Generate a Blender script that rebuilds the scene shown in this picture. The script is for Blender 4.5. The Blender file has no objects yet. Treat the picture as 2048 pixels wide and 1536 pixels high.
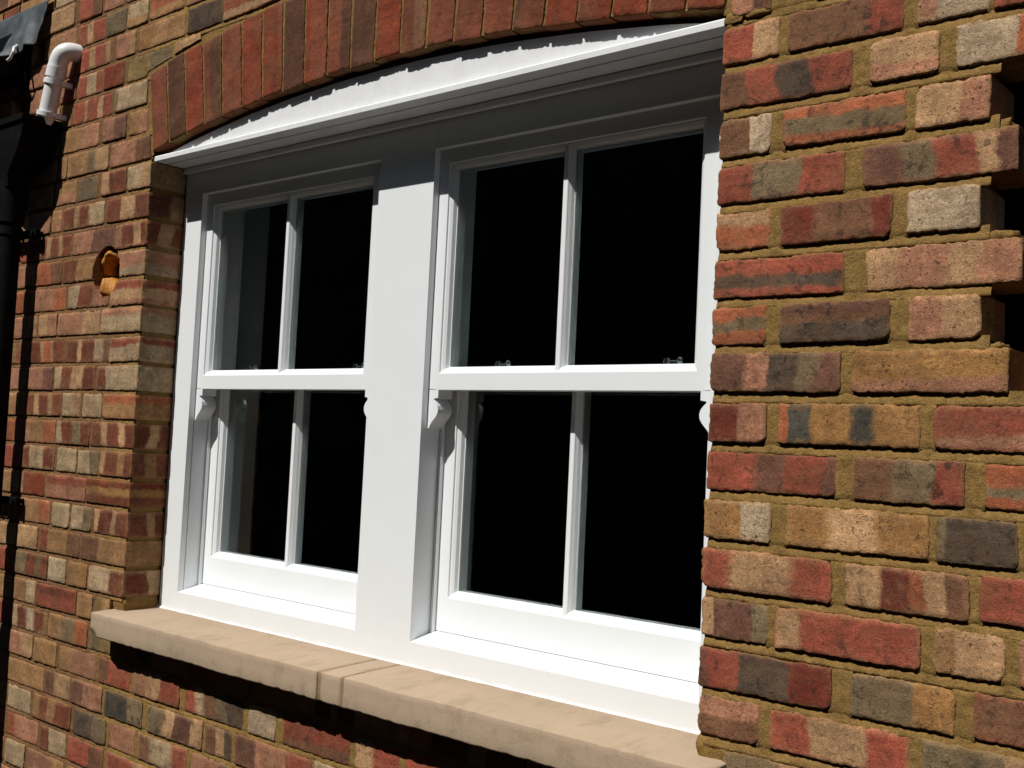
import bpy, bmesh, math, random
import numpy as np
from mathutils import Vector, Matrix, noise, Euler

random.seed(7)
scene = bpy.context.scene
COL = scene.collection

# ------------------------------------------------------------------ camera
# wall face is the plane y = 0 (x to the right, z up, metres); the origin is the
# right-hand jamb of the window at the first full brick course.
CAM = np.array([0.8985, -1.5238, -0.6241])
YAW, PITCH, ROLL, FPX = 0.7095, 0.0568, 0.0482, 2222.0
_f = np.array([-math.sin(YAW) * math.cos(PITCH), math.cos(YAW) * math.cos(PITCH), math.sin(PITCH)])
_r0 = np.array([math.cos(YAW), math.sin(YAW), 0.0])
_u0 = np.cross(_r0, _f)
_r = _r0 * math.cos(ROLL) + _u0 * math.sin(ROLL)
_u = -_r0 * math.sin(ROLL) + _u0 * math.cos(ROLL)
cam_data = bpy.data.cameras.new("camera")
cam_data.sensor_fit = 'HORIZONTAL'
cam_data.sensor_width = 36.0
cam_data.lens = FPX / 2048.0 * 36.0
cam_data.clip_start = 0.02
cam_data.clip_end = 500.0
cam = bpy.data.objects.new("camera", cam_data)
m = Matrix.Identity(4)
for i in range(3):
    m[i][0] = _r[i]; m[i][1] = _u[i]; m[i][2] = -_f[i]; m[i][3] = CAM[i]
cam.matrix_world = m
COL.objects.link(cam)
scene.camera = cam
scene.render.resolution_x = 1024
scene.render.resolution_y = 768

# ------------------------------------------------------------------ light
SUN_K, SUN_S = 0.12, 1.45            # sideways and downward run per metre into the wall
ldir = Vector((SUN_K, 1.0, -SUN_S)).normalized()
elev = math.asin(-ldir.z)
world = bpy.data.worlds.new("World")
scene.world = world
world.use_nodes = True
wn = world.node_tree
bg = wn.nodes.get("Background") or wn.nodes.new("ShaderNodeBackground")
sky = wn.nodes.new("ShaderNodeTexSky")
sky.sky_type = 'NISHITA'
sky.sun_disc = False
sky.sun_elevation = elev
sky.sun_rotation = math.pi + math.atan2(SUN_K, 1.0)
sky.air_density = 1.0
sky.dust_density = 0.6
wn.links.new(sky.outputs[0], bg.inputs[0])
bg.inputs[1].default_value = 0.05
sun_data = bpy.data.lights.new("sun", 'SUN')
sun_data.energy = 4.95
sun_data.angle = math.radians(0.5)
sun_data.color = (1.0, 0.97, 0.92)
sun = bpy.data.objects.new("sun", sun_data)
sun.rotation_euler = ldir.to_track_quat('-Z', 'Y').to_euler()
sun.location = (-1, -6, 8)
COL.objects.link(sun)
scene.view_settings.view_transform = 'Standard'
scene.view_settings.look = 'None'
scene.view_settings.exposure = 0.0
scene.view_settings.gamma = 1.0
scene.view_settings.use_curve_mapping = False

# ------------------------------------------------------------------ helpers
def lin(c):
    out = []
    for v in c:
        v = v / 255.0
        out.append(v / 12.92 if v <= 0.04045 else ((v + 0.055) / 1.055) ** 2.4)
    return out

GAIN = 1.26
def alb(c, g=GAIN):
    return tuple(min(0.9, v * g) for v in lin(c)) + (1.0,)

def px_to_x(px, z, y=0.0):
    """x on the plane y at height z that is seen in photo column px"""
    k = (px - 1024.0) / FPX
    a = _r - k * _f
    return CAM[0] - (a[1] * (y - CAM[1]) + a[2] * (z - CAM[2])) / a[0]

def tag(o, label=None, cat=None, group=None, kind=None):
    if label: o["label"] = label
    if cat: o["category"] = cat
    if group: o["group"] = group
    if kind: o["kind"] = kind
    return o

def empty(name, loc=(0, 0, 0)):
    o = bpy.data.objects.new(name, None)
    o.empty_display_size = 0.05
    o.location = loc
    COL.objects.link(o)
    return o

def link(name, me, mat=None, parent=None, loc=(0, 0, 0)):
    o = bpy.data.objects.new(name, me)
    if mat is not None and not me.materials:
        me.materials.append(mat)
    COL.objects.link(o)
    o.location = loc
    if parent is not None:
        o.parent = parent
        pl = parent
        off = Vector((0, 0, 0))
        while pl is not None:
            off += Vector(pl.location); pl = pl.parent
        o.location = Vector(loc) - off
    return o

def mesh_from(name, verts, faces, smooth=False):
    me = bpy.data.meshes.new(name)
    me.from_pydata([tuple(v) for v in verts], [], faces)
    me.validate()
    bm = bmesh.new(); bm.from_mesh(me)
    bmesh.ops.recalc_face_normals(bm, faces=bm.faces)
    bm.to_mesh(me); bm.free()
    if smooth:
        for p in me.polygons: p.use_smooth = True
    return me

def box_mesh(name, x0, x1, y0, y1, z0, z1, bevel=0.0015, seg=2):
    bm = bmesh.new()
    bmesh.ops.create_cube(bm, size=1.0)
    for v in bm.verts:
        v.co = Vector((x0 + (v.co.x + .5) * (x1 - x0), y0 + (v.co.y + .5) * (y1 - y0), z0 + (v.co.z + .5) * (z1 - z0)))
    if bevel > 0:
        bmesh.ops.bevel(bm, geom=list(bm.edges), offset=bevel, segments=seg, affect='EDGES', profile=0.5)
    me = bpy.data.meshes.new(name)
    bm.to_mesh(me); bm.free()
    return me

def box(name, x0, x1, y0, y1, z0, z1, mat, parent=None, bevel=0.0015):
    return link(name, box_mesh(name, x0, x1, y0, y1, z0, z1, bevel), mat, parent)

def tube_rings(path, radii, seg=24):
    """verts/faces of a capped tube along path (list of Vectors), one radius per point"""
    verts, faces = [], []
    n = len(path)
    t0 = (path[1] - path[0]).normalized()
    up = Vector((0, 0, 1)) if abs(t0.z) < .9 else Vector((1, 0, 0))
    side = t0.cross(up).normalized()
    for i in range(n):
        t = (path[min(i + 1, n - 1)] - path[max(i - 1, 0)]).normalized()
        side = (side - t * side.dot(t)).normalized()
        b = t.cross(side)
        for k in range(seg):
            a = 2 * math.pi * k / seg
            verts.append(path[i] + (side * math.cos(a) + b * math.sin(a)) * radii[i])
    for i in range(n - 1):
        for k in range(seg):
            k2 = (k + 1) % seg
            faces.append((i * seg + k, i * seg + k2, (i + 1) * seg + k2, (i + 1) * seg + k))
    faces.append(tuple(range(seg - 1, -1, -1)))
    faces.append(tuple(range((n - 1) * seg, n * seg)))
    return verts, faces

def tube(name, path, radii, mat, parent=None, seg=24):
    if not isinstance(radii, (list, tuple)): radii = [radii] * len(path)
    v, f = tube_rings([Vector(p) for p in path], radii, seg)
    me = mesh_from(name, v, f, True)
    me.set_sharp_from_angle(angle=math.radians(50))
    return link(name, me, mat, parent)

# ------------------------------------------------------------------ materials
def new_mat(name):
    mt = bpy.data.materials.new(name)
    mt.use_nodes = True
    nt = mt.node_tree
    nt.nodes.clear()
    out = nt.nodes.new("ShaderNodeOutputMaterial")
    return mt, nt, out

def N(nt, t, **kw):
    n = nt.nodes.new(t)
    for k, v in kw.items():
        if k.startswith('i_'):
            n.inputs[k[2:].replace('_', ' ')].default_value = v
        else:
            setattr(n, k, v)
    return n

def math_node(nt, op, a, b=None, clamp=False):
    n = nt.nodes.new("ShaderNodeMath"); n.operation = op; n.use_clamp = clamp
    for i, v in enumerate((a, b)):
        if v is None: continue
        if isinstance(v, (int, float)): n.inputs[i].default_value = v
        else: nt.links.new(v, n.inputs[i])
    return n.outputs[0]

def mix_rgb(nt, fac, a, b, mode='MIX'):
    n = nt.nodes.new("ShaderNodeMix"); n.data_type = 'RGBA'; n.blend_type = mode
    n.clamp_factor = True
    for idx, v in ((0, fac), (6, a), (7, b)):
        if isinstance(v, (int, float)): n.inputs[idx].default_value = v
        elif isinstance(v, (tuple, list)): n.inputs[idx].default_value = v
        else: nt.links.new(v, n.inputs[idx])
    return n.outputs[2]

def maprange(nt, v, a, b, c=0.0, d=1.0):
    n = nt.nodes.new("ShaderNodeMapRange"); n.clamp = True
    nt.links.new(v, n.inputs[0])
    for i, x in enumerate((a, b, c, d)): n.inputs[i + 1].default_value = x
    return n.outputs[0]

def simple_mat(name, color, rough=0.5, var=0.06, scale=30.0, bump=0.0, bscale=200.0, spec=0.5, metallic=0.0, dirt=None, dirt_amt=0.0, dirt_scale=6.0):
    mt, nt, out = new_mat(name)
    bs = N(nt, "ShaderNodeBsdfPrincipled")
    tc = N(nt, "ShaderNodeTexCoord")
    ns = N(nt, "ShaderNodeTexNoise", i_Scale=scale, i_Detail=4.0)
    nt.links.new(tc.outputs['Object'], ns.inputs['Vector'])
    f = maprange(nt, ns.outputs[0], .3, .7, 1 - var, 1 + var)
    c = mix_rgb(nt, 1.0, color, (1, 1, 1, 1), 'MULTIPLY')
    vm = N(nt, "ShaderNodeVectorMath", operation='SCALE')
    nt.links.new(c, vm.inputs[0]); nt.links.new(f, vm.inputs['Scale'])
    col = vm.outputs[0]
    if dirt:
        dn = N(nt, "ShaderNodeTexNoise", i_Scale=dirt_scale, i_Detail=6.0, i_Roughness=0.65)
        nt.links.new(tc.outputs['Object'], dn.inputs['Vector'])
        col = mix_rgb(nt, maprange(nt, dn.outputs[0], .5, .75, 0, dirt_amt), col, dirt)
    nt.links.new(col, bs.inputs['Base Color'])
    bs.inputs['Roughness'].default_value = rough
    bs.inputs['Metallic'].default_value = metallic
    bs.inputs['Specular IOR Level'].default_value = spec
    if bump > 0:
        bn = N(nt, "ShaderNodeTexNoise", i_Scale=bscale, i_Detail=5.0)
        nt.links.new(tc.outputs['Object'], bn.inputs['Vector'])
        bp = N(nt, "ShaderNodeBump", i_Strength=bump, i_Distance=0.002)
        nt.links.new(bn.outputs[0], bp.inputs['Height'])
        nt.links.new(bp.outputs[0], bs.inputs['Normal'])
    nt.links.new(bs.outputs[0], out.inputs[0])
    return mt

MAT = {}
MAT['paint'] = simple_mat("white_gloss_paint", (0.79, 0.815, 0.825, 1), 0.38, 0.012, 14, 0.05, 350, 0.4)
MAT['board'] = simple_mat("primed_board", (0.74, 0.75, 0.76, 1), 0.55, 0.03, 40, 0.12, 260, 0.3, dirt=(0.5, 0.5, 0.48, 1), dirt_amt=0.25, dirt_scale=18)
MAT['caulk'] = simple_mat("white_sealant", (0.82, 0.82, 0.82, 1), 0.45, 0.02, 60, 0.1, 200)
MAT['pvc'] = simple_mat("white_plastic", (0.80, 0.81, 0.80, 1), 0.32, 0.03, 12, 0.0, 1, 0.5, dirt=(0.45, 0.43, 0.38, 1), dirt_amt=0.35, dirt_scale=14)
MAT['black'] = simple_mat("black_plastic", (0.004, 0.004, 0.004, 1), 0.7, 0.2, 20, 0.08, 120, 0.06, dirt=(0.014, 0.013, 0.011, 1), dirt_amt=0.5, dirt_scale=25)
MAT['lead'] = simple_mat("grey_lead", (0.065, 0.075, 0.08, 1), 0.6, 0.3, 22, 0.3, 90, 0.25, dirt=(0.19, 0.21, 0.23, 1), dirt_amt=0.7, dirt_scale=16)
MAT['chrome'] = simple_mat("chrome", (0.75, 0.75, 0.76, 1), 0.18, 0.05, 50, 0, 1, 0.5, 1.0)
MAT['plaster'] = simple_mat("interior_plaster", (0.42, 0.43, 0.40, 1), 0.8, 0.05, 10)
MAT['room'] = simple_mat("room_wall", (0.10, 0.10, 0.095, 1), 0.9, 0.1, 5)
MAT['leaf'] = simple_mat("leaf_green", (0.07, 0.16, 0.03, 1), 0.45, 0.25, 40, 0.1, 120)
MAT['foam'] = simple_mat("expanding_foam", (0.50, 0.21, 0.035, 1), 0.7, 0.25, 60, 0.5, 160, 0.3, dirt=(0.12, 0.04, 0.012, 1), dirt_amt=0.8, dirt_scale=30)
MAT['joint'] = simple_mat('sill_joint', (0.26, 0.18, 0.11, 1), .9, .15, 30, .3, 200, .2)
MAT['paving'] = simple_mat("paving", (0.055, 0.052, 0.047, 1), 0.9, 0.2, 3, 0.3, 60, 0.2)

# glass
mt, nt, out = new_mat("window_glass")
gl = N(nt, "ShaderNodeBsdfPrincipled")
gl.inputs['Base Color'].default_value = (0.80, 0.86, 0.86, 1)
gl.inputs['Roughness'].default_value = 0.0
gl.inputs['IOR'].default_value = 1.45
gl.inputs['Transmission Weight'].default_value = 1.0
nt.links.new(gl.outputs[0], out.inputs[0])
MAT['glass'] = mt

# sandstone sill
def stone_mat():
    mt, nt, out = new_mat("sandstone")
    bs = N(nt, "ShaderNodeBsdfPrincipled", i_Roughness=0.88)
    bs.inputs['Specular IOR Level'].default_value = 0.25
    tc = N(nt, "ShaderNodeTexCoord")
    n1 = N(nt, "ShaderNodeTexNoise", i_Scale=5.0, i_Detail=6.0, i_Roughness=.6)
    n2 = N(nt, "ShaderNodeTexNoise", i_Scale=420.0, i_Detail=3.0)
    n3 = N(nt, "ShaderNodeTexNoise", i_Scale=26.0, i_Detail=6.0, i_Roughness=.7)
    mp = N(nt, "ShaderNodeMapping"); mp.inputs['Scale'].default_value = (1.0, .35, 1.0); mp.inputs['Rotation'].default_value = (0, 0, .35)
    nt.links.new(tc.outputs['Object'], mp.inputs[0])
    for n in (n1, n2): nt.links.new(tc.outputs['Object'], n.inputs['Vector'])
    nt.links.new(mp.outputs[0], n3.inputs['Vector'])
    c = mix_rgb(nt, maprange(nt, n1.outputs[0], .35, .68), (0.46, 0.335, 0.235, 1), (0.40, 0.305, 0.205, 1))
    c = mix_rgb(nt, maprange(nt, n3.outputs[0], .52, .74, 0, .7), c, (0.25, 0.18, 0.11, 1))
    c = mix_rgb(nt, maprange(nt, n2.outputs[0], .38, .62, 0.22, 0), c, (0.22, 0.16, 0.10, 1))
    nt.links.new(c, bs.inputs['Base Color'])
    bp = N(nt, "ShaderNodeBump", i_Strength=0.25, i_Distance=0.002)
    nt.links.new(n2.outputs[0], bp.inputs['Height'])
    nt.links.new(bp.outputs[0], bs.inputs['Normal'])
    nt.links.new(bs.outputs[0], out.inputs[0])
    return mt
MAT['stone'] = stone_mat()

# mortar: fresh sandy pointing round the window, older grey-brown to the left
def mortar_mat():
    mt, nt, out = new_mat("sand_mortar")
    bs = N(nt, "ShaderNodeBsdfPrincipled", i_Roughness=0.95)
    bs.inputs['Specular IOR Level'].default_value = 0.15
    tc = N(nt, "ShaderNodeTexCoord")
    n1 = N(nt, "ShaderNodeTexNoise", i_Scale=9.0, i_Detail=5.0)
    n2 = N(nt, "ShaderNodeTexNoise", i_Scale=330.0, i_Detail=4.0, i_Roughness=.7)
    n3 = N(nt, "ShaderNodeTexNoise", i_Scale=55.0, i_Detail=5.0, i_Roughness=.7)
    for n in (n1, n2, n3): nt.links.new(tc.outputs['Object'], n.inputs['Vector'])
    sx = N(nt, "ShaderNodeSeparateXYZ"); nt.links.new(tc.outputs['Object'], sx.inputs[0])
    # age mask: new work lies right of x ~ -1.75 (0.2 m of uncertain edge)
    xx = math_node(nt, 'ADD', sx.outputs[0], math_node(nt, 'MULTIPLY', n1.outputs[0], .35))
    age = maprange(nt, xx, -1.66, -1.50)
    new = mix_rgb(nt, maprange(nt, n3.outputs[0], .35, .7), alb((138, 109, 62)), alb((112, 87, 47)))
    old = mix_rgb(nt, maprange(nt, n3.outputs[0], .35, .7), alb((122, 90, 60)), alb((92, 66, 43)))
    c = mix_rgb(nt, age, old, new)
    c = mix_rgb(nt, maprange(nt, n2.outputs[0], .35, .6, .45, 0), c, alb((48, 34, 18)))
    nt.links.new(c, bs.inputs['Base Color'])
    hs = math_node(nt, 'ADD', n2.outputs[0], math_node(nt, 'MULTIPLY', n3.outputs[0], 2.0))
    bp = N(nt, "ShaderNodeBump", i_Strength=0.6, i_Distance=0.003)
    nt.links.new(hs, bp.inputs['Height'])
    nt.links.new(bp.outputs[0], bs.inputs['Normal'])
    nt.links.new(bs.outputs[0], out.inputs[0])
    return mt
MAT['mortar'] = mortar_mat()

# ---- brick clay: one node group, one colour ramp of firing bands per brick
PAL = dict(R=(140, 66, 47), D=(104, 44, 31), K=(74, 60, 48), G=(112, 94, 67), C=(166, 127, 88), W=(166, 143, 113),
           P=(154, 103, 76), B=(106, 70, 48), U=(102, 65, 51), O=(150, 105, 56), T=(146, 106, 66), Y=(124, 100, 56),
           S=(64, 61, 52), E=(152, 80, 49), V=(110, 55, 35), X=(114, 46, 25), Z=(84, 49, 33), L=(160, 135, 101))

for _k, _c in list(PAL.items()):          # dusty film common to every brick
    _m = sum(_c) / 3
    PAL[_k] = tuple(.89 * v + .12 * _m * w for v, w in zip(_c, (1.10, 1.0, .90)))

def clay_groups():
    # warped brick coordinates
    g = bpy.data.node_groups.new("brick_coords", 'ShaderNodeTree')
    g.interface.new_socket("U", in_out='OUTPUT', socket_type='NodeSocketFloat')
    g.interface.new_socket("V", in_out='OUTPUT', socket_type='NodeSocketFloat')
    go = g.nodes.new("NodeGroupOutput")
    uv = N(g, "ShaderNodeUVMap", uv_map="UVMap")
    oi = N(g, "ShaderNodeObjectInfo")
    tc = N(g, "ShaderNodeTexCoord")
    off = N(g, "ShaderNodeVectorMath", operation='ADD')
    cmb = N(g, "ShaderNodeCombineXYZ")
    rr = math_node(g, 'MULTIPLY', oi.outputs['Random'], 57.0)
    for i in range(3): g.links.new(rr, cmb.inputs[i])
    g.links.new(tc.outputs['Object'], off.inputs[0]); g.links.new(cmb.outputs[0], off.inputs[1])
    sep = N(g, "ShaderNodeSeparateXYZ"); g.links.new(uv.outputs[0], sep.inputs[0])
    n1 = N(g, "ShaderNodeTexNoise", i_Scale=32.0, i_Detail=4.0, i_Roughness=.65)
    g.links.new(off.outputs[0], n1.inputs['Vector'])
    sc = N(g, "ShaderNodeSeparateColor"); g.links.new(n1.outputs['Color'], sc.inputs[0])
    for i, nm in enumerate(("U", "V")):
        d = math_node(g, 'MULTIPLY', math_node(g, 'SUBTRACT', sc.outputs[i], .5), (.13, .40)[i])
        g.links.new(math_node(g, 'ADD', sep.outputs[i], d), go.inputs[nm])
    # surface
    s = bpy.data.node_groups.new("brick_surface", 'ShaderNodeTree')
    s.interface.new_socket("Color", in_out='INPUT', socket_type='NodeSocketColor')
    for nm, dv in (("Pits", .4), ("Length", .2), ("Height", .06), ("Smear", .5), ("Smudge", .3)):
        k = s.interface.new_socket(nm, in_out='INPUT', socket_type='NodeSocketFloat'); k.default_value = dv
    s.interface.new_socket("BSDF", in_out='OUTPUT', socket_type='NodeSocketShader')
    gi = s.nodes.new("NodeGroupInput"); go = s.nodes.new("NodeGroupOutput")
    bs = N(s, "ShaderNodeBsdfPrincipled", i_Roughness=0.9)
    bs.inputs['Specular IOR Level'].default_value = 0.2
    oi = N(s, "ShaderNodeObjectInfo"); tc = N(s, "ShaderNodeTexCoord")
    cmb = N(s, "ShaderNodeCombineXYZ")
    rr = math_node(s, 'MULTIPLY', oi.outputs['Random'], 91.0)
    for i in range(3): s.links.new(rr, cmb.inputs[i])
    off = N(s, "ShaderNodeVectorMath", operation='ADD')
    s.links.new(tc.outputs['Object'], off.inputs[0]); s.links.new(cmb.outputs[0], off.inputs[1])
    def nz(scale, det=4.0, rough=.6, dist=0.0):
        n = N(s, "ShaderNodeTexNoise", i_Scale=scale, i_Detail=det, i_Roughness=rough, i_Distortion=dist)
        s.links.new(off.outputs[0], n.inputs['Vector']); return n.outputs[0]
    coarse, mid, fine, pit = nz(18.0, 5), nz(75.0, 5, .7), nz(560.0, 3, .7), nz(190.0, 3.0, .6, .8)
    # brightness mottling
    f = math_node(s, 'MULTIPLY', maprange(s, coarse, .3, .7, .70, 1.24), maprange(s, mid, .3, .7, .80, 1.18))
    f = math_node(s, 'MULTIPLY', f, maprange(s, fine, .3, .7, .66, 1.32))
    f = math_node(s, 'MULTIPLY', f, maprange(s, nz(260.0, 2, .6), .3, .7, .8, 1.18))
    mpd = N(s, "ShaderNodeMapping"); mpd.inputs['Scale'].default_value = (9.0, 60.0, 95.0)
    mpd.inputs['Rotation'].default_value = (0, .12, 0)
    s.links.new(off.outputs[0], mpd.inputs[0])
    dr = N(s, "ShaderNodeTexNoise", i_Scale=1.0, i_Detail=5.0, i_Roughness=.65)
    s.links.new(mpd.outputs[0], dr.inputs['Vector'])
    f = math_node(s, 'MULTIPLY', f, maprange(s, dr.outputs[0], .3, .7, .82, 1.16))
    vm = N(s, "ShaderNodeVectorMath", operation='SCALE')
    s.links.new(gi.outputs['Color'], vm.inputs[0]); s.links.new(f, vm.inputs['Scale'])
    col = vm.outputs[0]
    # thin grey-brown weathering film
    col = mix_rgb(s, maprange(s, nz(13.0, 6, .68, .4), .46, .72, 0, .5), col, alb((106, 78, 54)))
    col = mix_rgb(s, math_node(s, 'MULTIPLY', maprange(s, nz(34.0, 5, .7, .3), .56, .72, 0, .5), gi.outputs['Pits']), col, alb((158, 126, 92)))
    # sooty smudges
    sm = math_node(s, 'MULTIPLY', maprange(s, nz(50.0, 7, .74, .6), .545, .62), gi.outputs['Smudge'])
    col = mix_rgb(s, sm, col, (0.026, 0.020, 0.015, 1))
    # pits and drag marks
    pm = math_node(s, 'MULTIPLY', maprange(s, pit, .60, .66), gi.outputs['Pits'])
    pm = math_node(s, 'MULTIPLY', pm, maprange(s, mid, .42, .56))
    col = mix_rgb(s, pm, col, (0.035, 0.02, 0.012, 1))
    # mortar smeared over the arrises
    uv = N(s, "ShaderNodeUVMap", uv_map="UVMap")
    sp = N(s, "ShaderNodeSeparateXYZ"); s.links.new(uv.outputs[0], sp.inputs[0])
    def edge(o, L):
        a = math_node(s, 'MINIMUM', o, math_node(s, 'SUBTRACT', 1.0, o))
        return math_node(s, 'MULTIPLY', a, L)
    e = math_node(s, 'MINIMUM', edge(sp.outputs[0], gi.outputs['Length']), edge(sp.outputs[1], gi.outputs['Height']))
    e = math_node(s, 'ADD', e, math_node(s, 'MULTIPLY', math_node(s, 'SUBTRACT', nz(48.0, 5, .7), .5), .022))
    em = math_node(s, 'MULTIPLY', maprange(s, e, .0012, .0035, 1, 0), gi.outputs['Smear'])
    col = mix_rgb(s, em, col, alb((116, 90, 52)))
    s.links.new(col, bs.inputs['Base Color'])
    h = math_node(s, 'ADD', math_node(s, 'MULTIPLY', fine, .7), math_node(s, 'MULTIPLY', mid, 1.5))
    h = math_node(s, 'SUBTRACT', h, math_node(s, 'MULTIPLY', pm, 1.6))
    bp = N(s, "ShaderNodeBump", i_Strength=0.7, i_Distance=0.0022)
    s.links.new(h, bp.inputs['Height']); s.links.new(bp.outputs[0], bs.inputs['Normal'])
    s.links.new(bs.outputs[0], go.inputs[0])
    return g, s
GC, GS = clay_groups()

_clay_cache = {}
def clay(spec, L, H, pits=None, smear=.5, smudge=None, dim=1.0):
    key = (dim, spec, round(L, 2), round(H, 2), pits, smear, smudge)
    if key in _clay_cache: return _clay_cache[key]
    horiz = spec.startswith('h:')
    toks = spec[2:].split() if horiz else spec.split()
    bands = [(t[0], float(t[1:] or 100)) for t in toks]
    tot = sum(b[1] for b in bands)
    light = sum(b[1] for b in bands if b[0] in 'CWPLTO') / tot
    dark = sum(b[1] for b in bands if b[0] in 'KUSGB') / tot
    if pits is None: pits = .2 + .6 * light
    if smudge is None: smudge = .5 + .3 * dark - .3 * light
    mt, nt, out = new_mat("brick_clay")
    gc = nt.nodes.new("ShaderNodeGroup"); gc.node_tree = GC
    gs = nt.nodes.new("ShaderNodeGroup"); gs.node_tree = GS
    rp = nt.nodes.new("ShaderNodeValToRGB")
    cr = rp.color_ramp
    stops = []
    acc = 0.0
    for i, (c, w) in enumerate(bands):
        a, b = acc / tot, (acc + w) / tot
        acc += w
        soft = (.012 + .09 * hash_rand(spec, i + 50) ** 2) if not horiz else .06 + .1 * hash_rand(spec, i + 50)
        jit = 1 + (hash_rand(spec, i) - .5) * .16
        colr = alb(tuple(min(255, v * jit * dim) for v in PAL[c]))
        stops.append((a + (soft / 2 if i else 0), colr))
        stops.append((max(a + soft / 2 + .005, b - soft / 2), colr))
    cr.elements[0].position, cr.elements[0].color = stops[0]
    cr.elements[1].position, cr.elements[1].color = stops[-1]
    for p_, c_ in stops[1:-1]:
        e = cr.elements.new(min(1, p_)); e.color = c_
    tilt = (hash_rand(spec + str(L), 99) - .5) * (.12 if not horiz else .3)
    skewed = math_node(nt, 'ADD', gc.outputs[1 if horiz else 0], math_node(nt, 'MULTIPLY', math_node(nt, 'SUBTRACT', gc.outputs[0 if horiz else 1], .5), tilt))
    nt.links.new(skewed, rp.inputs[0])
    avg = [sum(alb(PAL[c])[k] * w for c, w in bands) / tot for k in range(3)]
    halo = tuple(min(.8, v * (1.08 + .25 * hash_rand(spec, 7)) + .006) for v in avg) + (1,)
    av_ = math_node(nt, 'ABSOLUTE', math_node(nt, 'SUBTRACT', gc.outputs[1], .5))
    au_ = math_node(nt, 'ABSOLUTE', math_node(nt, 'SUBTRACT', gc.outputs[0], .5))
    em_ = math_node(nt, 'MAXIMUM', maprange(nt, av_, .33, .50), maprange(nt, au_, .44, .52))
    hcol = mix_rgb(nt, math_node(nt, 'MULTIPLY', em_, .25 + .5 * hash_rand(spec + str(round(L, 3)), 8)), rp.outputs[0], halo)
    nt.links.new(hcol, gs.inputs['Color'])
    gs.inputs['Pits'].default_value = pits
    gs.inputs['Length'].default_value = L
    gs.inputs['Height'].default_value = H
    gs.inputs['Smear'].default_value = smear
    gs.inputs['Smudge'].default_value = smudge
    nt.links.new(gs.outputs[0], out.inputs[0])
    _clay_cache[key] = mt
    return mt

def hash_rand(s, i):
    return random.Random(s + str(i)).random()

# ------------------------------------------------------------------ ground
gm = mesh_from("ground", [(-150, -150, -2.12), (150, -150, -2.12), (150, 150, -2.12), (-150, 150, -2.12)], [(0, 1, 2, 3)])
g_ = link("ground", gm, MAT['paving'])
tag(g_, "grey paved ground in front of the brick wall", "ground", kind="structure")

# ------------------------------------------------------------------ added unseen hedge: darkens the pane reflections, blocks sky fill
hedge = empty("added_hedge", (-4.0, -5.4, -2.12))
tag(hedge, "unseen tall dark hedge, added to darken the panes and block sky light", "hedge")
hr_ = random.Random(3)
V, F = [], []
def hedge_face(x, z):
    return -4.35 + .16 * noise.noise(Vector((x * .8, 0, z * .8))) + .10 * noise.noise(Vector((x * 2.6, 3, z * 2.6)))
hn, hm = 90, 34
for j in range(hm + 1):
    for i in range(hn + 1):
        x = -16 + 22 * i / hn; z = -2.12 + 6.2 * j / hm
        V.append((x, hedge_face(x, z) - .12, z + (.15 * noise.noise(Vector((x * 1.3, 1, 1))) if j == hm else 0)))
for j in range(hm):
    for i in range(hn):
        a = j * (hn + 1) + i
        F.append((a, a + 1, a + hn + 2, a + hn + 1))
b = len(V)
for i in range(hn + 1):
    x = -16 + 22 * i / hn
    V.append((x, -6.2, 4.0)); V.append((x, -6.2, -2.12))
for i in range(hn):
    F.append((hm * (hn + 1) + i, hm * (hn + 1) + i + 1, b + 2 * i + 2, b + 2 * i))
    F.append((b + 2 * i, b + 2 * i + 2, b + 2 * i + 3, b + 2 * i + 1))
link("added_hedge_core", mesh_from("added_hedge_core", V, F), simple_mat("added_hedge_inside", (.012, .016, .008, 1), .95, .3, 3), hedge)
V, F = [], []
for k in range(34000):
    x = hr_.uniform(-16, 6); z = hr_.uniform(-2.1, 4.15)
    c = Vector((x, hedge_face(x, z) + hr_.uniform(-.14, .05), z))
    d = Vector((hr_.uniform(-1, 1), hr_.uniform(-.3, 1), hr_.uniform(-1, .8))).normalized()
    sd_ = d.cross(Vector((hr_.uniform(-1, 1), hr_.uniform(-1, 1), hr_.uniform(-1, 1)))).normalized()
    l_, w_ = hr_.uniform(.05, .1), hr_.uniform(.012, .025)
    q = len(V)
    V += [c - sd_ * w_, c + d * l_ * .5 - sd_ * w_ * .8, c + d * l_, c + d * l_ * .5 + sd_ * w_ * .8]
    F.append((q, q + 1, q + 2, q + 3))
me = bpy.data.meshes.new("added_hedge_foliage"); me.from_pydata([tuple(v) for v in V], [], F)
o = link("added_hedge_foliage", me, simple_mat("added_hedge_leaf", (.022, .04, .014, 1), .6, .3, 6), hedge)
tag(o, kind="stuff")

# ------------------------------------------------------------------ wall geometry
C = 0.075
XL = -1.6697             # left jamb, right jamb is x = 0
SPR, RISE = 0.090, 0.077
XC = XL / 2
RA = (XC * XC + RISE * RISE) / (2 * RISE)
ZC = SPR + RISE - RA
TH = 0.217
def soffit(x):
    return ZC + math.sqrt(max(0, RA * RA - (x - XC) ** 2))
def extrados(x):
    return ZC + math.sqrt(max(0, (RA + TH) ** 2 - (x - XC) ** 2))
A_END = math.asin(-XC / RA)
def spring_x(z, side):
    """x of the radial skewback at height z (side -1 left, +1 right)"""
    return XC + side * (z - ZC) * math.tan(A_END)

HOLE = (-1.858, -0.208, 0.067)

wall = empty("brick_wall", (-0.8, 0.0, -2.12))
tag(wall, "weathered red and cream brick wall around the white window", "wall")

def hole_push(x, z, y, deep=.165):
    d = math.hypot(x - HOLE[0], z - HOLE[1])
    d += (noise.noise(Vector((x * 60, z * 60, 3.1)))) * .004
    return y + deep if d < HOLE[2] else y

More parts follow.
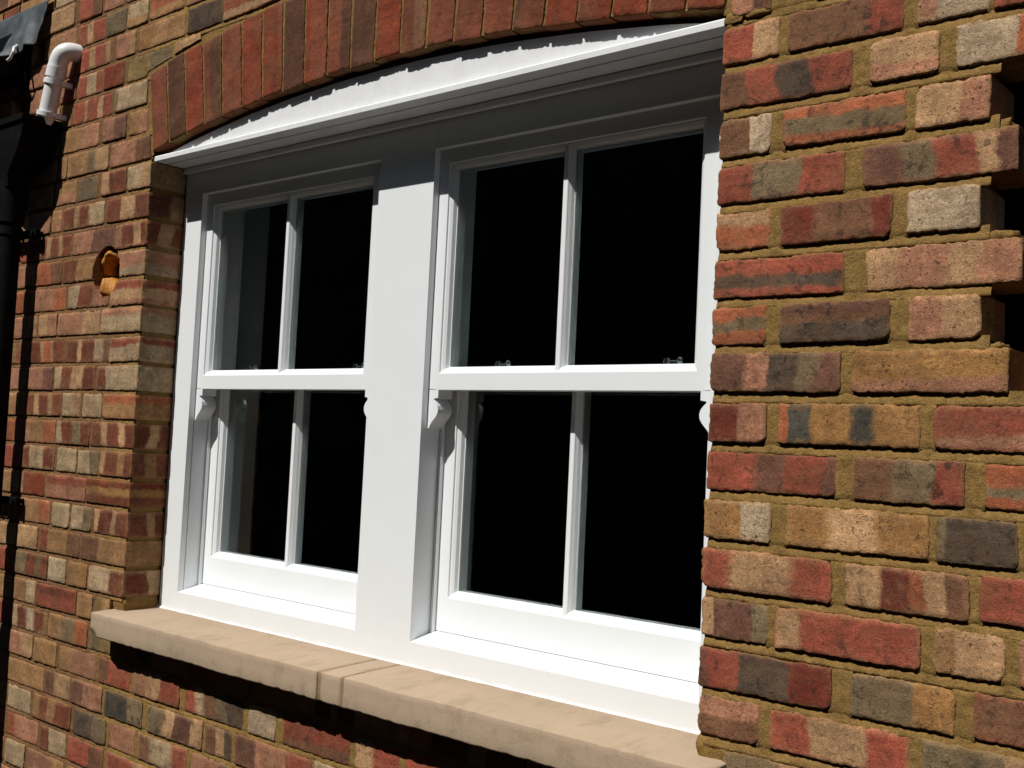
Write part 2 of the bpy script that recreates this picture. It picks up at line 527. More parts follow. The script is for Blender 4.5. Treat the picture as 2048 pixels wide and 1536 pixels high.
brick_count = 0
def make_brick(x0, x1, z0, z1, spec, depth=.06, parent=None, smear=.5, rough=1.0, clamp=None, loc_y=0.0, rot=0.0, name="brick", pits=None, smudge=None, proud=None, dim=1.0):
    """a worn brick: gridded face with chipped, rounded arrises; mesh is local to its centre"""
    global brick_count
    brick_count += 1
    L, H = x1 - x0, z1 - z0
    cx, cz = (x0 + x1) / 2, (z0 + z1) / 2
    near_hole = rot == 0 and abs(cx - HOLE[0]) < L / 2 + .08 and abs(cz - HOLE[1]) < H / 2 + .08
    step = .0035 if near_hole else (.0048 if cx > -.05 else .007)
    nx = max(4, int(L / step)); nz_ = max(5, int(H / step))
    es = .0022
    xs = [0, es] + [es + (L - 2 * es) * i / nx for i in range(1, nx)] + [L - es, L]
    zs = [0, es] + [es + (H - 2 * es) * i / nz_ for i in range(1, nz_)] + [H - es, H]
    sd = random.random() * 100
    ty = (random.random() - .5) * .0035 if proud is None else proud
    tx_, tz_ = (random.random() - .5) * .012, (random.random() - .5) * (.03 if H < .1 else .008)
    skew = (random.random() - .5) * .003
    cr = [random.choice((.002, .003, .0035, .006, .010)) * rough for _ in range(4)]
    verts, uvs, ideal = [], [], []
    nX, nZ = len(xs), len(zs)
    for j, zz in enumerate(zs):
        for i, xx in enumerate(xs):
            bx_ = i in (0, nX - 1); bz_ = j in (0, nZ - 1)
            px_, pz_ = xx, zz
            # arris wander (low) and chipping (high)
            lo = noise.noise(Vector((xx * 22 + sd, zz * 22, 1.0)))
            hi = noise.noise(Vector((xx * 160 + sd, zz * 160, 5.0)))
            el = min(xx, L - xx); ez = min(zz, H - zz)
            wz = max(0, 1 - ez / .008); wx = max(0, 1 - el / .008)
            if wz > 0:
                pz_ += (lo * .0016 + hi * .0016) * rough * wz
            if wx > 0:
                px_ += (lo * .0016 + hi * (.0003 if near_hole or depth > .1 else .0016)) * rough * wx
            # corners worn round
            ci = (0 if xx < L / 2 else 1) + (0 if zz < H / 2 else 2)
            c_ = cr[ci]
            if el < c_ and ez < c_:
                dx, dz = c_ - el, c_ - ez
                d = math.hypot(dx, dz)
                if d > c_:
                    k = c_ / d
                    px_ += (dx - dx * k) * (1 if xx < L / 2 else -1)
                    pz_ += (dz - dz * k) * (1 if zz < H / 2 else -1)
            pz_ += (xx - L / 2) * skew / .2
            y = ty + tx_ * (xx - L / 2) + tz_ * (zz - H / 2)
            y += noise.noise(Vector((xx * 30 + sd, zz * 30, 9.0))) * .0009 + hi * .0003
            if bx_ or bz_:
                y += .0010 + max(0, noise.noise(Vector((xx * 110 + sd, zz * 110, 2.0)))) * .006 * rough
            elif i in (1, nX - 2) or j in (1, nZ - 2):
                y += .0004
            vx, vz = px_ - L / 2, pz_ - H / 2
            if clamp:
                wx_, wz_ = clamp(vx + cx, vz + cz)
                vx, vz = wx_ - cx, wz_ - cz
            if near_hole:
                y = hole_push(vx + cx, vz + cz, y)
            verts.append((vx, y, vz)); uvs.append((xx / L, zz / H)); ideal.append((xx - L / 2, zz - H / 2))
    faces = []
    for j in range(nZ - 1):
        for i in range(nX - 1):
            a = j * nX + i
            faces.append((a, a + 1, a + nX + 1, a + nX))
    nfront = len(faces)
    per = [i for i in range(nX)] + [j * nX + nX - 1 for j in range(1, nZ)] + [(nZ - 1) * nX + i for i in range(nX - 2, -1, -1)] + [j * nX for j in range(nZ - 2, 0, -1)]
    if near_hole: depth = .178
    n = len(per)
    base = len(verts)
    for ring_y, keep in (((.014, .25), (depth, .15)) if clamp is None else ((depth, 1.0),)):
        for k in per:
            v = verts[k]
            x_ = v[0] * keep + ideal[k][0] * (1 - keep); z_ = v[2] * keep + ideal[k][1] * (1 - keep)
            y_ = max(ring_y, v[1] + .002) if ring_y == depth else max(ring_y, v[1] + .001)
            verts.append((x_, y_, z_))
            uu, vv = uvs[k]
            run_ = max(0.0, min(.9, (y_ - .001) / L))
            if k % nX == 0: uu = run_           # the firing bands carry on round the return
            elif k % nX == nX - 1: uu = 1 - run_
            uvs.append((uu, vv))
    prev = per
    for q in range((len(verts) - base) // n):
        cur = [base + q * n + k for k in range(n)]
        for k in range(n):
            k2 = (k + 1) % n
            faces.append((prev[k2], prev[k], cur[k], cur[k2]))
        prev = cur
    faces.append(tuple(prev))
    me = bpy.data.meshes.new("brick")
    me.from_pydata(verts, [], faces)
    ul = me.uv_layers.new(name="UVMap")
    vi = np.empty(len(me.loops), dtype=np.int32); me.loops.foreach_get("vertex_index", vi)
    ua = np.array(uvs, dtype=np.float32)[vi]
    ul.data.foreach_set("uv", ua.ravel())
    sm = np.zeros(len(me.polygons), dtype=bool); sm[:nfront] = True
    me.polygons.foreach_set("use_smooth", sm)
    if near_hole: me.set_sharp_from_angle(angle=math.radians(60))
    me.materials.append(clay(spec, L, H, pits, smear, smudge, dim))
    o = link(name, me, None, parent if parent else wall, (cx, loc_y, cz))
    o.rotation_euler = (0, rot, 0)
    return o

# -------- traced courses: photo columns of every brick, with its firing bands
RIGHT = {
 -1: [(1451, 1543, "P60 B40"), (1632, 1800, "B60 R40"), (1820, 1960, "C"), (1985, 2200, "R")],
  0: [(1444, 1558, "R55 C45"), (1574, 1808, "B72 R28"), (1831, 1981, "P30 W70"), (1988, 2200, "R")],
  1: [(1441, 1704, "B22 R23 K25 R30"), (1738, 1878, "h:P35 C65"), (1909, 2056, "W86 E14")],
  2: [(1437, 1543, "B58 W42"), (1566, 1812, "h:E22 G48 E30"), (1830, 1981, "C60 P40")],
  3: [(1437, 1690, "R30 G37 R33"), (1725, 2036, "U28 G20 R27 C13 U12")],
  4: [(1432, 1541, "h:E62 C38"), (1561, 1784, "D32 B52 D16"), (1813, 1961, "W")],
  5: [(1428, 1688, "h:R22 K35 R43"), (1729, 2044, "C22 P32 C18 P28")],
  6: [(1421, 1532, "h:E34 G30 E36"), (1559, 1779, "h:K48 B27 U25"), (1815, 1961, "P50 C50")],
  7: [(1417, 1681, "U30 P15 K22 G15 U18"), (1701, 2017, "h:P32 O68")],
  8: [(1413, 1532, "D52 P48"), (1555, 1839, "E8 S17 O28 S16 O31"), (1865, 2170, "h:P35 R65")],
  9: [(1411, 1675, "R40 U20 R30 U10"), (1706, 1928, "B38 G36 R26"), (1964, 2200, "h:E30 G20 E50")],
  10: [(1409, 1541, "O56 W44"), (1569, 1858, "O30 C38 O32"), (1872, 2037, "G12 K88"), (2048, 2230, "C")],
  11: [(1406, 1664, "R24 C44 R32"), (1690, 1938, "C28 D28 E9 C18 B17"), (1959, 2250, "R")],
  12: [(1405, 1537, "C20 U55 G25"), (1551, 1840, "C20 R80"), (1866, 2009, "T30 C70"), (2037, 2260, "P")],
  13: [(1403, 1662, "U9 R22 K39 D30"), (1698, 1909, "G64 O36"), (1943, 2260, "B35 R65")],
  14: [(1399, 1517, "h:B50 P50"), (1536, 1819, "R29 C42 R29"), (1841, 2130, "G60 C40")],
  15: [(1442, 1640, "G60 T40"), (1668, 1930, "R30 C40 R30"), (1955, 2200, "P50 R50")],
}
LEFT = {
 -8: [(205, 262, "T"), (268, 370, "h:T40 E60"), (378, 470, "P"), (478, 560, "E60 C40")],
 -7: [(100, 150, "C"), (160, 205, "R60 B40"), (208, 250, "P"), (255, 297, "C"), (303, 400, "T"), (406, 500, "E")],
 -6: [(88, 152, "T60 P40"), (156, 211, "R35 C20 R45"), (213, 252, "G"), (255, 297, "h:T40 L60"), (300, 368, "h:T40 E60"), (374, 440, "P"), (446, 560, "R")],
 -5: [(60, 92, "P"), (95, 128, "T"), (130, 150, "P"), (154, 221, "R40 C15 R30 C15"), (232, 271, "P70 C30"), (277, 370, "O30 T70"), (375, 445, "K"), (447, 560, "h:C35 E65")],
 -4: [(60, 86, "P"), (90, 118, "T"), (121, 152, "P40 R60"), (156, 206, "R35 L35 R30"), (208, 247, "X"), (255, 345, "Y50 G50"), (349, 400, "C")],
 -3: [(60, 118, "P"), (122, 143, "T"), (145, 223, "R30 C10 R26 C12 R22"), (230, 294, "G10 L90")],
 -2: [(60, 117, "P60 T40"), (122, 197, "T60 P40"), (206, 252, "P50 U50"), (258, 294, "T60 P40")],
 -1: [(70, 112, "P"), (118, 134, "T"), (136, 217, "T50 G20 C30"), (221, 303, "P60 B40")],
  0: [(58, 104, "T"), (108, 152, "h:P45 T55"), (154, 194, "G"), (203, 252, "C35 V65"), (255, 301, "L60 C40")],
  1: [(60, 101, "P"), (103, 123, "T60 P40"), (126, 208, "V28 C12 V26 L34"), (214, 297, "V35 C32 V33")],
  2: [(40, 75, "R"), (78, 142, "V22 C14 V24 C12 V28"), (144, 228, "P48 U52"), (231, 294, "P20 V42 C20 V18")],
  3: [(30, 69, "P"), (72, 123, "E60 B40"), (126, 200, "V40 T60"), (204, 290, "h:L35 P65")],
  4: [(30, 65, "E"), (68, 131, "P65 E35"), (135, 216, "L25 V35 P40"), (221, 282, "h:P20 C45 R35")],
  5: [(15, 60, "P"), (64, 74, "T"), (77, 113, "C50 P50"), (115, 199, "P60 C40"), (201, 283, "h:L70 P30")],
  6: [(10, 56, "T50 R50"), (60, 128, "V28 C14 E18 C8 V32"), (130, 217, "V28 C10 V28 L20 B14"), (219, 279, "h:L65 R35")],
  7: [(5, 51, "P"), (55, 105, "P60 U40"), (108, 189, "L18 V24 C30 V28"), (193, 277, "V22 L78")],
  8: [(0, 47, "T"), (51, 120, "V24 C14 V26 C14 V22"), (124, 160, "L50 C50"), (164, 202, "L"), (205, 268, "h:T62 E38")],
  9: [(-10, 44, "E"), (47, 109, "P20 T45 E35"), (111, 178, "L18 V32 G24 V26"), (181, 265, "V24 C14 V28 C14 V20")],
  10: [(-12, 40, "R"), (44, 108, "V24 L42 V34"), (113, 152, "L"), (155, 195, "L60 G40"), (199, 262, "C18 V38 T22 V22")],
  11: [(-12, 36, "T"), (40, 88, "C15 X85"), (91, 170, "h:P60 R40"), (172, 255, "h:V40 O30 X30")],
  12: [(-14, 33, "P"), (37, 99, "T65 E35"), (103, 138, "L"), (142, 182, "L60 G40"), (187, 251, "C16 V36 C14 V34")],
  13: [(-16, 30, "C"), (35, 74, "C"), (79, 158, "V20 T50 B30"), (161, 248, "B40 T60")],
  14: [(-18, 27, "R"), (31, 94, "G35 V30 G15 V20"), (96, 131, "W"), (134, 173, "T60 O40"), (177, 241, "L60 V40")],
  15: [(-20, 22, "T"), (26, 69, "T60 L40"), (72, 151, "h:R60 V40"), (154, 184, "T"), (187, 217, "Y50 T50")],
  16: [(-22, 19, "R"), (24, 93, "L14 V26 W22 V28 T10"), (96, 174, "T35 G35 E30"), (177, 222, "G50 Y50"), (226, 300, "R60 B40"), (306, 380, "P")],
  17: [(-24, 14, "G"), (18, 64, "P50 C50"), (67, 112, "T"), (116, 190, "T40 P60"), (197, 260, "B30 R70"), (266, 358, "P30 C30 R40"), (369, 486, "R18 L16 B20 G16 K30"), (496, 551, "W"), (566, 699, "h:B30 R70"), (708, 800, "C40 R60")],
  18: [(-26, 10, "R"), (14, 86, "T"), (89, 138, "U35 C65"), (141, 203, "U40 P60"), (209, 284, "S60 G40"), (294, 404, "G32 C18 U30 C20"), (409, 463, "B40 C30 K30"), (470, 620, "U30 P40 R30")],
  19: [(-26, 10, "T"), (14, 60, "L"), (66, 140, "T20 V20 T20 V40"), (146, 210, "K60 G40"), (216, 268, "P"), (274, 372, "B26 L44 R30"), (380, 470, "P60 G40")],
  20: [(-26, 8, "R"), (12, 74, "E25 P75"), (78, 130, "V36 L64"), (134, 205, "R60 B40"), (212, 310, "R50 C50"), (316, 400, "B")],
  21: [(-26, 6, "E"), (10, 48, "L"), (54, 125, "P60 T40"), (131, 200, "T40 R60"), (208, 300, "U"), (306, 380, "P")],
  22: [(-28, 40, "P"), (46, 90, "C"), (97, 170, "R40 L20 R40"), (178, 260, "T")],
  23: [(-28, 60, "T"), (66, 140, "R"), (147, 220, "B")],
}
FILL = ["R40 C20 R40", "P60 C40", "T", "V30 L30 V40", "L", "B60 P40", "E60 T40", "R", "C", "h:P50 R50", "U50 P50", "T50 G50"]
JH_R, JH_L = 0.0145, 0.0105      # bed-joint thickness right and left

rows = {}       # course -> list of (x0, x1, z0, z1) for the pointing
_zwob = {}
def zjit(r, side):
    k = (r, side)
    if k not in _zwob: _zwob[k] = (random.random() - .5) * .003
    return _zwob[k]

def arch_clamp(x, z):
    e = extrados(x) + .010
    if XL - .05 < x < .05 and z < e and z > .295:
        z = e
    if z < .30:
        lim = spring_x(z, -1) - .009
        if x > lim and x < XC: x = lim
        lim = spring_x(z, 1) + .009
        if x < lim and x > XC: x = lim
    return x, z

bricks_part = []
for r, lst in RIGHT.items():
    z0 = -C * r + zjit(r, 'R'); z1 = z0 + C - JH_R
    zm = (z0 + z1) / 2
    row = []
    for i, (a, b, spec) in enumerate(lst):
        x0, x1 = px_to_x(a, zm), px_to_x(b, zm)
        jamb = (i == 0)
        if jamb and r >= 0 and r <= 14: x0 = -random.random() * .003
        if jamb and r < 0: x0 = max(x0, spring_x(zm, 1) + .009)
        deep = .103 if (jamb or i == len(lst) - 1) else .06
        tooth = r in (1, 2, 3, 4, 5, 6, 7) and i == len(lst) - 1
        dz = (random.random() - .5) * .003
        bricks_part.append(make_brick(x0, x1, z0 + dz, z1 + dz * .6, spec, deep, rough=1.5, clamp=arch_clamp if r < 0 else None))
        row.append((x0, x1, z0 + dz, z1 + dz * .6))
    rows[(r, 'R')] = row

for r, lst in LEFT.items():
    z0 = -C * r + zjit(r, 'L') * .6; z1 = z0 + C - JH_L
    zm = (z0 + z1) / 2
    row = []
    spec_list = list(lst)
    for i, (a, b, spec) in enumerate(spec_list):
        x0, x1 = px_to_x(a, zm), px_to_x(b, zm)
        last = i == len(spec_list) - 1
        cl = None
        deep = .06
        if r <= -1: cl = arch_clamp
        if 0 <= r <= 14 and last:
            x1 = XL + random.random() * .003; deep = .103
        if r == -1 and last: x1 = XL + .001; deep = .103
        if r <= -4:
            # keep only the part of the brick whose top clears the arch
            xx = x1
            while xx > x0 and extrados(xx) + .014 > z1 and xx > XL - .046: xx -= .004
            if xx < x0 + .015: continue
            x1 = xx
        if r in (-3, -2):
            x1 = min(x1, spring_x(zm, -1) - .004)
        if x1 - x0 < .01: continue
        dz = (random.random() - .5) * .002
        bricks_part.append(make_brick(x0, x1, z0 + dz, z1 + dz * .6, spec, deep, rough=1.25, clamp=cl, smear=.45, dim=.93))
        row.append((x0, x1, z0 + dz, z1 + dz * .6))
    # carry the course on below the sill
    if r in (17, 18, 19):
        x = row[-1][1] + .012
        k = 0
        while x < .62:
            L_ = .212 if (k + r) % 3 else .1025
            bricks_part.append(make_brick(x, x + L_, z0, z1, random.choice(FILL), .06))
            row.append((x, x + L_, z0, z1)); x += L_ + .012; k += 1
    rows[(r, 'L')] = row

# -------- bricks of the same wall that lie outside the picture: one joined part
def box_into(V, F, x0, x1, y0, y1, z0, z1):
    b = len(V)
    V += [(x0, y0, z0), (x1, y0, z0), (x1, y1, z0), (x0, y1, z0), (x0, y0, z1), (x1, y0, z1), (x1, y1, z1), (x0, y1, z1)]
    F += [(b, b + 1, b + 5, b + 4), (b + 1, b + 2, b + 6, b + 5), (b + 2, b + 3, b + 7, b + 6), (b + 3, b, b + 4, b + 7), (b + 4, b + 5, b + 6, b + 7), (b, b + 3, b + 2, b + 1)]

def far_rows():
    groups = {k: ([], []) for k in range(10)}
    def put(x0, x1, z0, z1):
        V, F = groups[random.randrange(10)]
        box_into(V, F, x0, x1, random.uniform(0, .002), .06, z0, z1)
    def run(xa, xb, z0, z1, r):
        x = xa; k = r
        while x + .1 < xb:
            L_ = .215 if (k % 3) else .1025
            L_ = min(L_, xb - x)
            put(x, x + L_, z0, z1); x += L_ + .010; k += 1
    for r in range(-13, 28):
        z0 = -C * r; z1 = z0 + C - .0115
        left_to = rows[(r, 'L')][0][0] - .010 if (r, 'L') in rows and rows[(r, 'L')] else None
        if r < -8:
            run(-3.6, 1.6, z0, z1, r); continue
        run(-3.6, left_to if left_to else 1.6, z0, z1, r)
        if r <= 15 and (r, 'R') in rows:
            e = rows[(r, 'R')][-1][1]
            if r in (1, 2, 3, 4, 5, 6, 7): run(.84, 1.6, z0, z1, r)
            else: run(e + .010, 1.6, z0, z1, r)
        elif r < -1:
            # above the arch, to the right of what the photograph shows
            if left_to is not None:
                xs = rows[(r, 'L')][-1][1] + .01
                if r >= -5: xs = max(xs, XC)
                while xs < .06 and extrados(xs) + .012 > z0: xs += .01
                run(xs, 1.6, z0, z1, r)
        elif r == 16: run(rows[(r, 'L')][-1][1] + .01, 1.6, z0, z1, r)
        elif r in (17, 18, 19): run(rows[(r, 'L')][-1][1] + .01, 1.6, z0, z1, r)
        elif r >= 20 and (r, 'L') in rows: run(rows[(r, 'L')][-1][1] + .01, 1.6, z0, z1, r)
    cols = ("V30 C25 V45", "P60 T40", "T", "V40 L20 V40", "B60 P40", "L60 C40", "E50 T50", "V", "U50 P50", "C70 P30")
    for k, (V, F) in groups.items():
        me = mesh_from("brick_field", V, F)
        uvl = me.uv_layers.new(name="UVMap")
        for l in me.loops:
            q = l.vertex_index % 8
            uvl.data[l.index].uv = ((0, 1, 1, 0)[q % 4], q // 4)
        o = link("brick_field", me, clay(cols[k], .2, .06), wall)
        tag(o, kind="stuff")
far_rows()

# -------- mortar: recessed bed, struck bed joints (set back under the upper brick) and upright joints
MV, MF = [], []
def strip(xa, xb, z0, z1, y_bot, y_top, step=.006, nrow=4, amp=.0011, upper=None, power=1.3, tuck=(0, 0)):
    n = max(2, int((xb - xa) / step))
    b = len(MV)
    rec = []
    for i in range(n + 1):
        x = xa + (xb - xa) * i / n
        k = 1.0
        if upper:
            k = 0.0
            for (p0, p1) in upper:
                k = max(k, min(1.0, max(0.0, (min(x - p0, p1 - x) + .002) / .004)))
            k *= .75 + .45 * noise.noise(Vector((x * 16, z1 * 31, 0)))
        rec.append(k)
    for j in range(nrow):
        t = j / (nrow - 1)
        for i in range(n + 1):
            x = xa + (xb - xa) * i / n
            z = z0 + (z1 - z0) * t
            y = y_bot + (y_top - y_bot) * t ** power * max(0.1, rec[i])
            y += noise.noise(Vector((x * 70, z * 110, 4.0))) * amp + noise.noise(Vector((x * 200, z * 200, 7.0))) * amp * .6
            if j == 0: y += tuck[0]
            if j == nrow - 1: y += tuck[1]
            y = hole_push(x, z, y)
            if math.hypot(x - PIT[0], z - PIT[1]) < .009: y += .03
            MV.append((x, y, z))
    for j in range(nrow - 1):
        for i in range(n):
            a = b + j * (n + 1) + i
            MF.append((a, a + 1, a + n + 2, a + n + 1))

PIT = (px_to_x(119, -1.245), -1.268)
def row_at(r, side): return rows.get((r, side), [])
for r in range(-8, 24):
    for side in ('L', 'R'):
        row = row_at(r, side)
        if not row: continue
        jh = JH_R if side == 'R' else JH_L
        xa, xb = row[0][0], row[-1][1]
        if side == 'L': xa = min(xa, -2.75)
        zb = -C * r + zjit(r, side) * (1 if side == 'R' else .6)
        low = row_at(r + 1, side)
        # the joint reaches only as far as there is brick above or below it
        if low:
            if side == 'L': xb = max(xb, low[-1][1]) if r < 14 else low[-1][1]
            else: xb = max(xb, low[-1][1]) if not (1 <= r <= 6) else min(xb, low[-1][1]) + .012
        if side == 'L' and -1 <= r <= 14: xb = XL - .004
        if side == 'R': xa = .004 if r >= -1 else xa
        if r < -1 and side == 'L': xb = min(xb, max(row[-1][1], low[-1][1] if low else -9) + .004)
        strip(xa, xb, zb - jh - .004, zb + .0045, .0020, .0125 if side == 'R' else .0085, nrow=8, upper=[(q[0], q[1]) for q in row], power=2.2, tuck=(.004, 0))
        # upright joints
        for (p, q) in zip(row[:-1], row[1:]):
            if q[0] - p[1] > .08: continue
            if q[0] - p[1] < .002: continue
            strip(p[1] - .004, q[0] + .004, p[2] - .0065, p[3] + .0065, .0019, .0022, step=.005, nrow=12, amp=.0014, tuck=(.005, .004))
for side in (-1, 1):
    b = len(MV)
    n = 40
    for i in range(n + 1):
        z = .083 + (.325 - .083) * i / n
        for dx in (-.022, -.010, .002):
            MV.append((spring_x(z, side) - side * dx, .0035 + noise.noise(Vector((dx * 90, z * 80, 2))) * .0012, z))
    for i in range(n):
        for k in range(2):
            a = b + i * 3 + k
            MF.append((a, a + 1, a + 4, a + 3))
mm_ = mesh_from("mortar", MV, MF, True)
mm_.set_sharp_from_angle(angle=math.radians(60))
mo = link("mortar", mm_, MAT['mortar'], wall)

# solid body of the wall behind the facing (kept back from the faces)
BV, BF = [], []
yb, ye = .028, .102
# left part with the core hole left open
def body(x0, x1, z0, z1, y0=yb, y1=ye): box_into(BV, BF, x0, x1, y0, y1, z0, z1)
hx0, hx1, hz0, hz1 = HOLE[0] - .07, HOLE[0] + .07, HOLE[1] - .07, HOLE[1] + .07
body(-3.6, hx0, -2.12, .98)
body(hx0, hx1, hz1, .98); body(hx0, hx1, -2.12, hz0)
body(hx1, XL - .004, -2.12, .085)
body(hx1, -1.72, .085, .98)
body(hx0, hx1, hz0, hz1, .185, .19)
body(XL - .004, .004, -2.12, -1.15)
body(.004, .395, -2.12, .085); body(.05, .395, .085, .98)
body(.395, .84, -2.12, -C * 7 + .002); body(.395, .84, C - .012 - C, .98)
body(.30, .95, -C * 7 - .1, .1, .215, .225)
body(.84, 1.6, -2.12, .98)
for r in range(-1, 15):
    for sd_, x_a, x_b, jh in (('L', XL - .022, XL - .003, JH_L), ('R', .003, .022, JH_R)):
        zb = -C * r + zjit(r, sd_) * (1 if sd_ == 'R' else .6)
        box_into(BV, BF, x_a, x_b, .007, .1015, zb - jh - .002, zb + .002)
for (xa, xb, za, zb) in ((-3.6, -2.755, -2.12, .98), (-2.755, 1.6, .665, .98), (-2.755, 1.6, -2.12, -1.735), (.62, 1.6, .02, .665), (.62, 1.6, -1.735, -C * 7 - .012),
                         (-.5, .62, .40, .665), (-1.25, -.5, .40, .665), (.06, .62, .17, .40), (-1.6, .62, -1.735, -1.44)):
    box_into(BV, BF, xa, xb, .0065, .0275, za, zb)
# above the arch
n = 24
for i in range(n):
    xa = -1.72 + (1.77) * i / n; xb = -1.72 + 1.77 * (i + 1) / n
    body(xa, xb, min(extrados(xa), extrados(xb)) - .004, .98)
link("mortar_bed", mesh_from("mortar_bed", BV, BF), MAT['mortar'], wall)

# mortar haunching at the two feet of the jambs and along the arch back
def lump(name, x0, x1, y0, y1, z0, z1, amp=.004, nx=10, ny=8, nz_=5, mat=None, parent=None, fr=45):
    bm = bmesh.new()
    bmesh.ops.create_cube(bm, size=1.0)
    bmesh.ops.subdivide_edges(bm, edges=list(bm.edges), cuts=6, use_grid_fill=True)
    for v in bm.verts:
        p = Vector((x0 + (v.co.x + .5) * (x1 - x0), y0 + (v.co.y + .5) * (y1 - y0), z0 + (v.co.z + .5) * (z1 - z0)))
        s = noise.noise_vector(p * fr) * amp
        rnd = 1 - .12 * (abs(v.co.x) * abs(v.co.z) + abs(v.co.y) * abs(v.co.z)) * 4 * .5
        c = Vector(((x0 + x1) / 2, (y0 + y1) / 2, (z0 + z1) / 2))
        v.co = c + (p - c) * rnd + s
    me = bpy.data.meshes.new(name)
    bm.to_mesh(me); bm.free()
    for p in me.polygons: p.use_smooth = True
    return link(name, me, mat, parent)
lump("mortar_haunch", XL - .05, XL + .001, .004, .103, -1.094, -1.046, .003, mat=MAT['mortar'], parent=wall)
lump("mortar_haunch", -.002, .055, .002, .103, -1.094, -1.046, .004, mat=MAT['mortar'], parent=wall)
for a, b, c_, d in ((1449, 1486, .078, .096), (1489, 1543, .082, .098)):
    lump("mortar_crumb", px_to_x(a, .08), px_to_x(b, .08), -.001, .03, c_ - .014, d - .012, .003, mat=MAT['mortar'], parent=wall, fr=90)
for xx, rr_ in ((.405, 2), (.412, 4), (.40, 6), (.425, 7)):
    lump("mortar_crumb", xx, xx + .035, .004, .05, -C * rr_ - .016, -C * rr_ - .004, .004, mat=MAT['mortar'], parent=wall, fr=80)

# -------- the arch of bricks on end
AV, AF = [], []
NA = 330
for i in range(NA + 1):
    t = -A_END + 2 * A_END * i / NA
    lowr = RA + .004 + noise.noise(Vector((i * .07, 0, 3))) * .005 + noise.noise(Vector((i * .3, 0, 8))) * .0016
    for (rad, y) in ((lowr, .0030), (RA + TH + .016, .0030), (RA + TH + .016, .10), (lowr + .002, .10)):
        AV.append((XC + rad * math.sin(t), y + (noise.noise(Vector((i * .9, rad * 40, 0))) * .0008 if y < .05 else 0), ZC + rad * math.cos(t)))
for i in range(NA):
    a = i * 4
    for k in range(4):
        k2 = (k + 1) % 4
        AF.append((a + k, a + k2, a + 4 + k2, a + 4 + k))
AF.append((0, 1, 2, 3)); AF.append((NA * 4 + 3, NA * 4 + 2, NA * 4 + 1, NA * 4))
arch = link("arch", mesh_from("arch", AV, AF), MAT['mortar'], wall)
arch["label"] = "shallow arch of red bricks set on end over the window"
VOUS = ["V", "Z", "X", "V35 Z65", "V", "X", "X80 V20", "Z", "X30 V70", "V60 Z40", "Z",
        "X", "V50 B50", "V", "X20 V80", "V", "Z20 V80", "X", "V60 X40", "X", "V70 X30", "X80 E20"]
NV = len(VOUS)
for i in range(NV):
    t = -A_END + 2 * A_END * (i + .5) / NV
    w = 2 * A_END / NV * (RA + TH / 2) - .0068 + (random.random() - .5) * .003
    lo = random.uniform(-.004, .003)
    rad = RA + TH / 2 + lo
    o = make_brick(-w / 2, w / 2, -TH / 2 + .002, TH / 2 - .002, VOUS[i], .10, parent=arch, smear=.3, rough=1.25, rot=t + 1e-6, proud=0.0, pits=.15, smudge=.3)
    o.location = Vector((XC + rad * math.sin(t), random.uniform(-.0014, -.0002), ZC + rad * math.cos(t)))
    o.rotation_euler = (0, t, 0)
# ------------------------------------------------------------------ stone sill
sill = empty("stone_sill", (-.83, .02, -1.15))
tag(sill, "pale sandstone window sill in three lengths under the white window", "sill")
def sill_stone(x0, x1, name="sill_stone", cut_left=False, cut_right=False, ragged=0.0, parent=None, yoff=0.0, sh=0.0, mat=None):
    zb = -1.146
    prof = [(.16, -1.0785), (.02, -1.0835), (-.0522, -1.0871), (-.0546, -1.0878), (-.0554, -1.0896), (-.0555, -1.1), (-.0555, -1.12),
            (-.0554, -1.1415), (-.0545, -1.1448), (-.0515, zb), (-.01, zb), (.16, zb)]
    V, F = [], []
    n = max(3, int((x1 - x0) / .012))
    xs = [x0 + .003] + [x0 + .003 + (x1 - x0 - .006) * i / n for i in range(1, n)] + [x1 - .003]
    xs = [x0] + xs + [x1]
    m_ = len(prof)
    for xi, x in enumerate(xs):
        inset = .0025 if xi in (0, len(xs) - 1) else 0
        for (y, z) in prof:
            if y < .1:
                zz = z - sh
                zlim = -9
                if cut_left and x < x0 + .042: zlim = -1.126 - (x - x0) / .042 * .021
                if cut_right and x > x1 - .042: zlim = -1.126 - (x1 - x) / .042 * .021
                zz = max(zz, zlim)
                low = (z < -1.13)
                e = noise.noise(Vector((x * 45, y * 30, z * 30))) * .0009 + noise.noise(Vector((x * 9, 3, z * 9))) * .0012
                if low: e += max(0, noise.noise(Vector((x * 60, 8, 1)))) * .003
                yy = y + e + yoff + (inset if y < -.03 else 0)
                zz += e * .8 + (inset if low else 0) - (inset if z > -1.09 and not low else 0)
                V.append((x, yy, zz))
            else:
                V.append((x, y, z))
    for i in range(len(xs) - 1):
        for k in range(m_):
            k2 = (k + 1) % m_
            F.append((i * m_ + k, i * m_ + k2, (i + 1) * m_ + k2, (i + 1) * m_ + k))
    F.append(tuple(range(m_))); F.append(tuple(range((len(xs) - 1) * m_, len(xs) * m_)))
    me = mesh_from(name, V, F, True)
    for p in me.polygons:
        if len(p.vertices) > 4: p.use_smooth = False
    return link(name, me, mat or MAT['stone'], parent or sill)
sill_stone(-1.718, -.838, cut_left=True)
sill_stone(-.827, -.766)
sill_stone(-.759, .052, cut_right=True)
sill_stone(-.840, -.825, "mortar_joint", yoff=.0035, sh=.0005, mat=MAT['joint'])
sill_stone(-.768, -.757, "mortar_joint", yoff=.0012, sh=.0002, mat=MAT['joint'])

